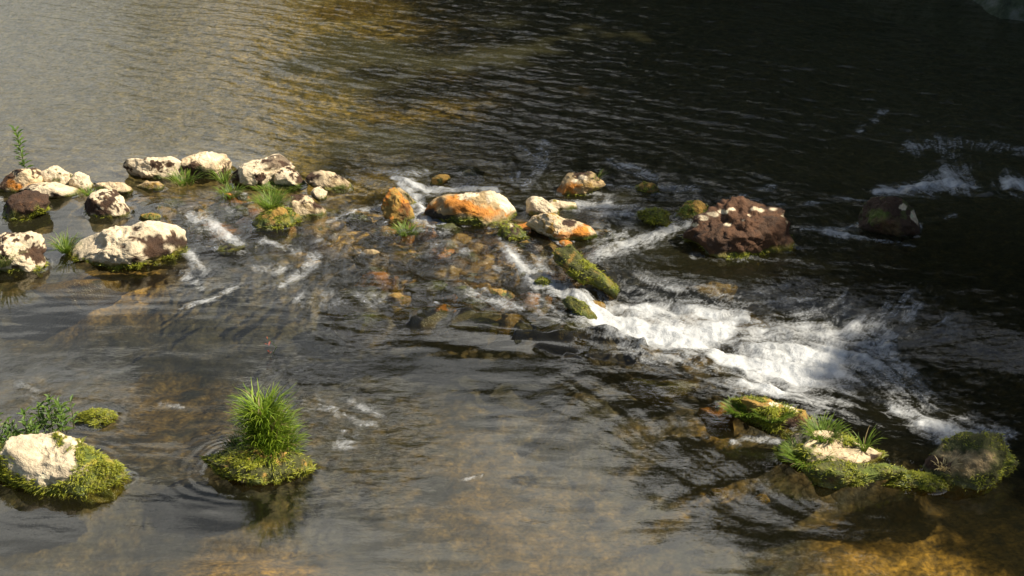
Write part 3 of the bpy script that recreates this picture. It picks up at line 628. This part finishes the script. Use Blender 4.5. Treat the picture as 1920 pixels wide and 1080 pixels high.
stone('river_stone', 'big pale limestone boulder with reddish brown right end and green waterline', 'boulder', z1((300, 745), (350, 708), (380, 690), (450, 660), (540, 630), (640, 625), (710, 590), (800, 588), (860, 605), (910, 635), (930, 700), (935, 770), (900, 805), (840, 818), (760, 803), (640, 790), (520, 783), (400, 765), (320, 768)), amt=.1, spots=[(.9, .15, .42, 'brown'), (.72, -.35, .3, 'brown'), (-.9, -.1, .2, 'brown')], band=.075, seed=20, sub=6, moss=2200, thick=.75, pit=1.)
stone('river_stone', 'brown rimmed white boulder cut off by the left edge of the view', 'boulder', z1((-90, 760), (-60, 690), (0, 650), (100, 638), (170, 635), (205, 660), (218, 730), (210, 790), (170, 835), (80, 840), (0, 845), (-60, 830)), amt=.3, spots=[(.85, -.1, .45, 'brown'), (.2, -.9, .5, 'brown')], band=.05, seed=21, sub=6, moss=500)
# rocks of the middle
stone('small_stone', 'small olive stone above the white chute at the head of the riffle', 'stone', z2((635, 365), (650, 325), (690, 300), (740, 305), (752, 330), (700, 352), (660, 372)), base='gold', alt='olive', amt=.4, seed=22, sub=4)
stone('small_stone', 'small flat tan stone awash above the big orange boulder', 'stone', z2((815, 290), (830, 265), (860, 255), (895, 268), (905, 295), (860, 305)), base='tan', alt='gold', amt=.3, seed=23, sub=4, dz=-.03)
stone('river_stone', 'orange boulder half washed by the stream, left of the white chute', 'boulder', z2((360, 480), (390, 430), (400, 385), (430, 375), (470, 420), (500, 450), (525, 500), (520, 555), (470, 565), (410, 550)), base='gold', alt='orange', amt=.4, spots=[(.6, -.6, .5, 'dark', .6)], seed=24, rough=1.2)
stone('flat_stone', 'narrow tan ledge running down behind the half washed orange boulder', 'stone', z2((430, 385), (460, 375), (500, 410), (550, 455), (568, 485), (540, 490), (500, 455), (460, 425)), base='tan', alt='olive', amt=.3, seed=25, sub=4)
stone('river_stone', 'big orange boulder with cream top and shade painted on its lower left', 'boulder', z2((622, 530), (640, 490), (690, 445), (760, 425), (830, 412), (900, 418), (960, 410), (1060, 415), (1110, 440), (1150, 480), (1178, 515), (1120, 552), (1060, 572), (980, 592), (900, 600), (840, 592), (700, 580), (640, 558)), base='tan', alt='orange', amt=.25, spots=[(-.35, .25, .8, 'orange', .95), (.1, -.1, .6, 'orange', .9), (.5, .75, .5, 'white'), (.75, .4, .4, 'white'), (-.05, .85, .3, 'white'), (-.75, -.75, .55, 'dark'), (-.2, -.75, .5, 'green', .9)], seed=26, sub=6, moss=400, thick=.8)  # the dark spot paints the shaded lower left side into the colour
stone('river_stone', 'white angular boulder right of the big orange boulder', 'boulder', z2((1190, 515), (1190, 460), (1230, 432), (1280, 440), (1330, 470), (1380, 510), (1385, 545), (1320, 545), (1240, 555), (1200, 545)), amt=.14, seed=27)
stone('flat_stone', 'flat cream stone pointing right into the foam beside the white angular boulder', 'stone', z2((1300, 460), (1340, 445), (1400, 455), (1475, 462), (1482, 490), (1450, 512), (1380, 515), (1330, 490)), base='white', alt='yellow', amt=.25, seed=28, sub=4)
stone('river_stone', 'low pinkish tan boulder with bright orange right end', 'boulder', z2((1195, 600), (1240, 550), (1300, 525), (1360, 530), (1420, 560), (1500, 580), (1560, 610), (1582, 650), (1560, 682), (1480, 695), (1400, 685), (1340, 660), (1270, 635), (1200, 630)), base='cream', alt='gold', amt=.25, spots=[(.65, -.25, .6, 'orange'), (.3, .3, .3, 'brown'), (.2, -.5, .4, 'orange', .7)], seed=29, sub=6)
stone('mossy_stone', 'small brown stone with white spot and bright green moss foot', 'stone', z2((1045, 640), (1055, 590), (1085, 568), (1120, 575), (1150, 610), (1195, 645), (1190, 668), (1120, 675), (1060, 668)), base='brown', alt='green', amt=.35, spots=[(-.25, .5, .25, 'white')], band=.12, moss=1100, seed=30, sub=4)
stone('river_stone', 'brown capped orange boulder with a small sprig, alone upstream in the dark water', 'boulder', z2((1380, 390), (1400, 340), (1440, 305), (1500, 290), (1560, 295), (1610, 325), (1640, 360), (1590, 388), (1530, 400), (1470, 430), (1400, 428)), base='tan', alt='red', amt=.4, spots=[(-.5, -.3, .8, 'orange'), (.3, -.2, .5, 'gold', .7), (.0, .9, .75, 'brown'), (.1, .5, .25, 'white'), (-.3, .3, .2, 'white'), (.7, -.5, .5, 'yellow', .8)], seed=31, moss=250, thick=.9)
stone('mossy_stone', 'long moss covered ledge slanting down between two white chutes', 'boulder', z2((1330, 750), (1380, 700), (1450, 680), (1510, 740), (1560, 800), (1620, 835), (1680, 860), (1705, 920), (1670, 965), (1620, 920), (1540, 870), (1440, 830)), base='olive', alt='gold', amt=.3, band=.15, moss=2600, seed=32, thick=.5, facets=3, mosslen=.03, dz=-.05)
stone('mossy_stone', 'narrow green weedy rock ridge at the upper edge of the white rapid', 'stone', [(1050, 552), (1075, 550), (1100, 565), (1120, 585), (1115, 594), (1090, 584), (1065, 570)], base='olive', alt='green', amt=.4, band=.1, moss=500, seed=33, sub=4, mosslen=.02, dz=-.04, thick=.6)
stone('mossy_stone', 'tiny green weedy stone tip in the chute above the rapid', 'stone', [(1002, 528), (1015, 520), (1030, 526), (1040, 536), (1025, 537)], base='olive', alt='green', amt=.4, band=.1, moss=350, seed=34, sub=4)
stone('mossy_stone', 'tiny green stone with foam behind it, upstream of the yellow green stone', 'stone', z3((450, 170), (465, 150), (500, 150), (540, 155), (560, 185), (540, 202), (490, 195)), base='gold', alt='olive', amt=.5, spots=[(-.7, .1, .5, 'dark'), (.25, .4, .3, 'gold')], band=.07, moss=250, seed=35, sub=4)
stone('mossy_stone', 'low weed draped stone left of the big dark brown boulder', 'stone', z3((460, 300), (500, 280), (550, 270), (595, 285), (615, 330), (600, 350), (550, 330), (500, 318)), base='olive', alt='green', amt=.5, band=.12, moss=1000, seed=36, sub=4, mosslen=.05)
stone('mossy_stone', 'round yellow green stone touching the big dark brown boulder', 'stone', z3((640, 305), (670, 265), (700, 240), (740, 235), (780, 255), (795, 290), (780, 315), (700, 315)), base='gold', alt='green', amt=.5, spots=[(.3, .3, .4, 'gold')], band=.05, moss=400, seed=37)
stone('river_stone', 'big dark reddish brown boulder streaked white on top', 'boulder', z3((658, 435), (690, 390), (730, 350), (740, 310), (800, 285), (840, 252), (900, 248), (960, 265), (1020, 280), (1090, 270), (1150, 280), (1185, 320), (1192, 400), (1197, 455), (1150, 478), (1060, 472), (980, 480), (900, 478), (830, 470), (720, 465)), base='red', alt='brown', amt=.48, spots=[(-.45, .62, .13, 'white'), (-.3, .72, .12, 'white'), (-.15, .8, .1, 'white'), (-.6, .45, .11, 'white'), (.22, .82, .1, 'white'), (.32, .74, .1, 'white'), (-.22, .2, .07, 'white'), (.12, .55, .05, 'white'), (.55, .8, .06, 'white'), (.8, .3, .06, 'white'), (.72, .55, .05, 'white'), (0, .35, .05, 'white'), (-.75, .2, .05, 'white')], band=.06, seed=38, sub=6, moss=900, rough=1.5, thick=.8)
stone('river_stone', 'dark boulder with a pale right corner alone in shaded water', 'boulder', z3((1455, 350), (1470, 280), (1500, 240), (1580, 225), (1640, 235), (1700, 270), (1745, 310), (1752, 345), (1710, 375), (1600, 392), (1500, 382)), base='brown', alt='olive', amt=.3, spots=[(-.45, .1, .4, 'green', .8), (.75, .0, .28, 'white'), (.25, .55, .15, 'white'), (.0, .75, .2, 'red'), (-.1, -.5, .5, 'red', .7)], band=.0, wetband=None, seed=39, sub=6)
# right foreground rocks
stone('mossy_stone', 'low moss topped boulder with reddish brown right end, foot of the white rapid', 'boulder', z5((400, 335), (430, 262), (500, 240), (600, 260), (700, 290), (780, 310), (838, 350), (825, 395), (740, 405), (660, 405), (560, 370), (470, 355)), base='gold', alt='green', amt=.4, spots=[(.75, -.3, .5, 'red'), (.0, .6, .2, 'white'), (.4, .4, .2, 'white'), (.5, -.6, .4, 'brown')], band=.06, seed=40, sub=6, moss=4200, mossc=[(-.55, 0, .5), (-.1, .1, .45), (.25, .1, .3)], mosslen=.05)
stone('river_stone', 'pinkish white rock ringed by grass below the moss topped boulder', 'boulder', z5((650, 475), (700, 425), (800, 400), (900, 418), (1000, 450), (1110, 500), (1170, 535), (1155, 570), (1050, 575), (950, 575), (870, 585), (780, 575), (700, 545)), base='cream', alt='brown', amt=.35, spots=[(-.75, .1, .5, 'green'), (.85, -.5, .4, 'brown')], band=.08, seed=41, sub=6, moss=2600, mossc=[(-.7, .1, .35), (-.1, -.85, .35), (-.55, -.6, .35), (.2, .6, .2)], mosslen=.06)
stone('mossy_stone', 'low reddish mossy apron of rock below the pinkish white rock', 'boulder', z5((760, 600), (850, 560), (950, 545), (1080, 555), (1180, 560), (1240, 590), (1180, 620), (1050, 630), (960, 650), (900, 690), (840, 680), (800, 640)), base='olive', alt='green', amt=.45, band=.12, seed=42, sub=5, moss=2400, thick=.6, spots=[(-.4, -.2, .4, 'red', .8)])
stone('mossy_stone', 'large olive boulder with dry grass litter at the right edge of the pool', 'boulder', z5((1325, 545), (1380, 480), (1440, 432), (1540, 420), (1690, 425), (1712, 500), (1772, 550), (1700, 600), (1600, 640), (1500, 660), (1400, 655), (1330, 620)), base='olive', alt='green', amt=.4, spots=[(-.15, .15, .75, 'tan', .95), (-.75, -.1, .3, 'brown')], band=.06, seed=43, sub=6, moss=1500, mossc=[(.65, 0, .5), (-.2, -.8, .45)], mosslen=.032, thick=.7)
stone('mossy_stone', 'flat bright green moss shelf left of the large olive boulder', 'stone', z5((1165, 645), (1200, 600), (1280, 580), (1360, 600), (1450, 625), (1500, 655), (1400, 668), (1280, 665)), base='green', alt='yellow', amt=.4, band=.12, seed=44, sub=5, moss=3600, mossc=[(0, 0, 1.2)], thick=.6, facets=2, dz=-.02)
# left foreground
stone('mossy_stone', 'bright white topped boulder in a wide skirt of yellow green moss', 'boulder', z4((-40, 600), (-20, 520), (40, 475), (130, 466), (220, 468), (310, 488), (370, 540), (450, 570), (520, 620), (542, 660), (480, 690), (350, 722), (220, 728), (100, 705), (0, 650)), base='green', alt='yellow', amt=.5, spots=[(-.25, .3, .72, 'white'), (.1, -.1, .45, 'white'), (-.2, -.35, .35, 'white')], band=.10, seed=45, sub=6, moss=6500, mossc=[(.75, -.35, .5), (.3, -.85, .5), (-.35, -.9, .4), (-.65, -.35, .3), (-.9, .2, .3), (.5, .1, .2)], thick=.55, mosslen=.04, dz=-.06)
stone('mossy_stone', 'dark moss covered stone carrying the tall grass tuft', 'boulder', z4((845, 580), (880, 550), (960, 530), (1050, 520), (1180, 530), (1290, 560), (1300, 610), (1220, 660), (1120, 690), (1010, 690), (920, 650), (870, 620)), base='olive', alt='gold', amt=.35, spots=[(-.35, -.6, .45, 'tan', .8)], band=.08, seed=46, sub=6, moss=4200, mossc=[(-.6, .3, .5), (0, 0, .6), (.5, 0, .6)], mosslen=.045, dz=-.05, thick=.7)
stone('mossy_stone', 'flat floating patch of yellow green moss beside the leafy sprigs', 'moss', z4((312, 410), (335, 385), (400, 365), (450, 368), (482, 390), (470, 415), (400, 440), (340, 435)), base='green', alt='yellow', amt=.5, band=.12, seed=47, sub=5, moss=2600, mossc=[(0, 0, 1.1)], thick=.8, facets=1, mosslen=.03, dz=-.03)
# stones under water
for i, (x, y, w_, h_, c, lb) in enumerate([(640, 445, 34, 14, 'gold', 'golden stone under the clear water left of the washed orange boulder'), (905, 508, 42, 26, 'gold', 'bright golden stone showing through the water in mid riffle'),
    (440, 435, 36, 14, 'olive', 'olive stone under water beside the foam streak'), (700, 455, 40, 18, 'tan', 'tan submerged stone below the washed orange boulder'), (1350, 745, 32, 26, 'orange', 'orange stone under water left of the moss topped boulder'),
    (330, 362, 50, 18, 'tan', 'tan sunken stone between the white boulders'), (290, 395, 45, 18, 'gold', 'golden sunken stone right of the brown and white boulder'), (385, 372, 60, 13, 'gold', 'long golden sunken stone under the green sprigs'),
    (640, 378, 55, 18, 'yellow', 'yellowish sunken stone right of the small round white stone'), (775, 455, 50, 14, 'gold', 'golden washed stone below the white chute'), (1340, 512, 60, 20, 'gold', 'gold brown sunken stone below the big dark boulder'),
    (860, 295, 50, 16, 'dark', 'dark sunken rock upstream of the chute'), (1430, 915, 16, 8, 'gold', 'small golden pebble in the dark mirrored patch'), (1345, 905, 18, 10, 'gold', 'small golden cobble in the dark mirrored patch'),
    (1000, 590, 45, 12, 'olive', 'dark sunken stone behind the dark swell crest'), (1240, 690, 70, 20, 'olive', 'olive sunken rock under the smooth lip'), (150, 500, 90, 22, 'gold', 'golden sunken ledge below the big pale boulder')]):
    a = np.linspace(0, 2*np.pi, 12, endpoint=False); rr_ = 1+.18*np.sin(3*a+i)+.1*np.cos(5*a+2*i)
    stone('sunken_stone', lb, 'stone', [(x+w_*q*math.cos(t), y+h_*q*math.sin(t)) for t, q in zip(a, rr_)], base=c, alt='olive', amt=.25, seed=60+i, sub=4, sink=.045 if c != 'orange' else .01, wetband=None, thick=.9)

rc = random.Random(77)
for i in range(78):
    if i < 62: x = rc.uniform(590, 1150); y = 385+rc.random()*185 + (x-600)*.06
    else: x = rc.uniform(230, 640); y = rc.uniform(352, 400)
    w_ = rc.uniform(14, 36) if i % 2 else rc.uniform(36, 75); a = np.linspace(0, 2*np.pi, 10, endpoint=False); c = rc.choice(['gold', 'tan', 'olive', 'gold', 'orange', 'olive'])
    stone('sunken_cobble', 'ochre or olive cobble awash in the broken water of the riffle', 'stone', [(x+w_*math.cos(t)*rc.uniform(.85, 1.15), y+w_*.46*math.sin(t)*rc.uniform(.85, 1.1)) for t in a], base=c, alt=rc.choice(['olive', 'tan', 'green']), amt=.3, seed=200+i, sub=4, sink=(rc.uniform(-.05, .02) if i % 2 else rc.uniform(.0, .03)), wetband=None, thick=1., group='cobbles awash in the riffle')

# ------------------------------------------------------------------ grasses and plants
def grass(name, label, px, py, base_r, h, n, lean, seed, zb=.1, c0=GREEN0, c1=GREEN1, y_off=0., wid=.0045, squash=1., bend=.5, tall=0.):
    base_r *= .55; lean *= .42; h *= .9; g = ground(px, py, zb); r = np.random.default_rng(seed)
    a = r.random(n)*6.283; q = base_r*np.sqrt(r.random(n)); P = np.stack([q*np.cos(a), q*np.sin(a)*squash, np.zeros(n)-.03], 1)
    if tall:
        n0 = n
        tz = r.random(n)**1.25; P[:, 2] += tall*tz; P[:, :2] *= (1-.45*tz**2)[:, None]; P[:, 0] -= .12*tz*tall
    N = np.stack([P[:, 0]*.8/base_r*lean, P[:, 1]*.8/base_r*lean, np.ones(n)], 1); N /= np.linalg.norm(N, axis=1)[:, None]
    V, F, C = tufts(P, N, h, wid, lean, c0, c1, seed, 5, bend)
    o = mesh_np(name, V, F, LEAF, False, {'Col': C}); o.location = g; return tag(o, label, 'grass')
grass('grass_tuft', 'tall bright green grass tuft on its own mossy stone in the pool', 514, 858, .26, .25, 1900, .42, 201, .06, squash=.8, wid=.0055, bend=.62, tall=.43, c0=(.10, .19, .012), c1=(.40, .52, .04))
grass('grass_tuft', 'bright green grass clump on the low orange topped mossy boulder', 509, 383, .17, .17, 420, .8, 202, .16)
grass('grass_tuft', 'small green sprigs growing below the rounded white topped boulder', 345, 338, .2, .15, 160, .8, 203, .05)
grass('grass_tuft', 'green leaves between the rounded boulder and the large white one', 420, 338, .09, .2, 70, .7, 204, .05)
grass('grass_tuft', 'small green spray hanging into the water below the large white boulder', 432, 362, .16, .15, 120, .9, 205, .03)
grass('grass_tuft', 'spiky green grass on the left tip of the big pale boulder', 122, 466, .10, .2, 130, .8, 206, .06)
grass('grass_tuft', 'drooping pale grass blades on the boulder at the left edge', 5, 490, .13, .26, 150, .7, 207, .12, c0=(.2, .24, .05), c1=(.42, .45, .15))
grass('grass_tuft', 'low green weed between the white boulders and the grass clump', 520, 352, .4, .09, 450, .9, 208, .02, squash=.4)
grass('grass_tuft', 'tiny green tuft beside the small brown and white patched boulder', 172, 362, .10, .12, 120, .8, 209, .05)
grass('grass_tuft', 'green weed strands below the half washed orange boulder', 762, 432, .14, .12, 160, .9, 210, .03)
grass('grass_tuft', 'tiny green sprig on top of the brown capped orange boulder', 1119, 338, .035, .17, 26, .4, 211, .13)
grass('grass_tuft', 'bushy green grass on top of the pinkish white rock', 1545, 815, .16, .15, 380, .7, 212, .2)
grass('grass_tuft', 'spiky green grass hanging from the near side of the pinkish white rock', 1512, 862, .16, .16, 420, .9, 213, .1)
grass('grass_tuft', 'single thin grass sprig at the right end of the pinkish white rock', 1620, 838, .05, .2, 50, .5, 214, .15)
grass('grass_tuft', 'bright grass on the left end of the moss topped boulder', 1395, 770, .2, .12, 500, .8, 215, .12, squash=.6)
grass('grass_tuft', 'soft bright grass in the middle of the moss topped boulder', 1450, 780, .18, .12, 380, .8, 216, .14, squash=.6)
grass('grass_tuft', 'dry pale straw lying on the large olive boulder', 1770, 868, .12, .10, 40, .9, 217, .22, c0=(.35, .27, .12), c1=(.5, .42, .22))
grass('grass_tuft', 'dark green leaves on the left shoulder of the tuft stone', 455, 845, .16, .13, 420, .8, 218, .1, c0=(.05, .09, .01), c1=(.14, .2, .02))
grass('grass_tuft', 'short green grass growing on the left end of the mossy skirted boulder', 25, 830, .18, .08, 350, .9, 219, .15)
# leafy sprigs: stem with paired narrow leaves
def sprig(label, px, py, h, nl, ll, seed, zb=.1, lean=(0, 0), stems=1, spread=.05, c0=(.07, .14, .015), c1=(.2, .3, .04)):
    r = np.random.default_rng(seed); e = bpy.data.objects.new('leafy_sprig', None); link(e); e.location = ground(px, py, zb); tag(e, label, 'plant')
    SV, SF, off = [], [], 0; Pp, Dd = [], []
    for s in range(stems):
        b = np.array([r.normal()*spread, r.normal()*spread*.6, -.05])*(1 if stems > 1 else [0, 0, 1]); hh = h*(.6+.5*r.random()) if stems > 1 else h
        tip = b+np.array([lean[0]+(.12 if stems > 1 else .02)*r.normal()*hh, lean[1]+r.normal()*.1*hh, hh]); mid = (b+tip)/2+np.array([r.normal()*.03, 0, 0])
        v, f = tube([b, mid, tip], [.004, .003, .0015], 5); SV.append(v); SF.append(f+off); off += len(v)
        for k in range(nl):
            t = .12+.88*(k+r.random()*.5)/nl; p = b*(1-t)+tip*t; a = k*2.4+r.random(); Pp.append(p); Dd.append((math.cos(a), math.sin(a), .55+.5*t))
    mesh_np('stem', np.concatenate(SV), np.concatenate(SF), LEAF, True, {'Col': np.tile([.10, .14, .03], (off, 1))}, e)
    P = np.array(Pp); D = np.array(Dd); D /= np.linalg.norm(D, axis=1)[:, None]; n = len(P); L = (ll*(.6+.6*r.random(n)))[:, None]
    S = np.cross(D, [0, 0, 1.]); S /= np.linalg.norm(S, axis=1)[:, None]; dn = np.array([0, 0, -.25])
    V = np.stack([P, P+D*L*.45+S*L*.16, P+D*L+dn*L, P+D*L*.45-S*L*.16], 1).reshape(-1, 3); k = r.random(n)[:, None]
    C = np.repeat(np.array(c0)*(1-k)+np.array(c1)*k, 4, 0)
    mesh_np('foliage', V, np.arange(4*n).reshape(-1, 4), LEAF, False, {'Col': C}, e); return e
sprig('single upright green sprig behind the brown and orange boulder', 48, 318, .52, 44, .11, 301, .02)
sprig('leafy green plant cluster growing behind the white topped boulder', 62, 812, .26, 14, .09, 302, .16, stems=10, spread=.16)
sprig('taller leafy sprig leaning right behind the white topped boulder', 100, 800, .36, 16, .09, 303, .14, (.05, 0), stems=3, spread=.05)
sprig('small leafy sprig at the right end of the plant cluster', 128, 798, .26, 12, .08, 304, .1, stems=3, spread=.04)
sprig('low leafy sprigs on the left side of the white topped boulder', 28, 815, .16, 12, .07, 305, .18, stems=6, spread=.08)
sprig('thin reddish water plant sprig standing in the open pool', 506, 660, .22, 7, .05, 306, .0, c0=(.3, .05, .02), c1=(.45, .12, .06))

# the water piles up and breaks a little where it meets the stones
ringm = np.zeros_like(FX); WLP = np.concatenate(WLP)
ii = np.clip(np.searchsorted(xf, WLP[:, 0]), 0, nfx-1); jj = np.clip(np.searchsorted(yf, WLP[:, 1]), 0, nfy-1); ringm[jj, ii] = 1
def blur(A, n, k=1):
    for _ in range(n):
        A = (A+np.roll(A, k, 0)+np.roll(A, -k, 0))/3; A = (A+np.roll(A, k, 1)+np.roll(A, -k, 1))/3
    return A
r1 = np.clip(blur(ringm, 3)*2.2, 0, 1); r2 = np.clip(blur(ringm, 14, 2)*5, 0, 1)
foamv = np.maximum(foamv, (.22+.5*fbm2(FX*5, FY*5, 3, 301))*r1*np.clip(turb*1.3+.15, 0, 1)) + .10*r2*turb
Hh = Hh + .012*r1 + r2*(.3+.7*turb)*(.010*pn2(FX*6, FY*9, 303)+.012) + (r2-r2**2)*.012*S2*.5*turb
H = full(Hh*edge)
def samp_bed(A):
    ii = np.clip(np.searchsorted(bx, GX.ravel()), 0, len(bx)-1); jj = np.clip(np.searchsorted(by, GY.ravel()), 0, len(by)-1)
    return A[jj, ii]
rough = full(.012 + .38*np.clip(turb, 0, 1) + .15*topw + .04*topr + .05*glide - .18*turb*sm(1300, 1700, FU), .2)
wv = np.stack([GX.ravel(), GY.ravel(), H.ravel()], 1)
water = mesh_np("river_water", wv, grid_faces(NX, NY), mat_water(), True,
                {'foam': full(foamv).ravel(), 'streak': full(S1*.7+S2*.6).ravel(), 'depth': samp_bed(depth), 'rough': rough.ravel()})
tag(water, kind='structure')
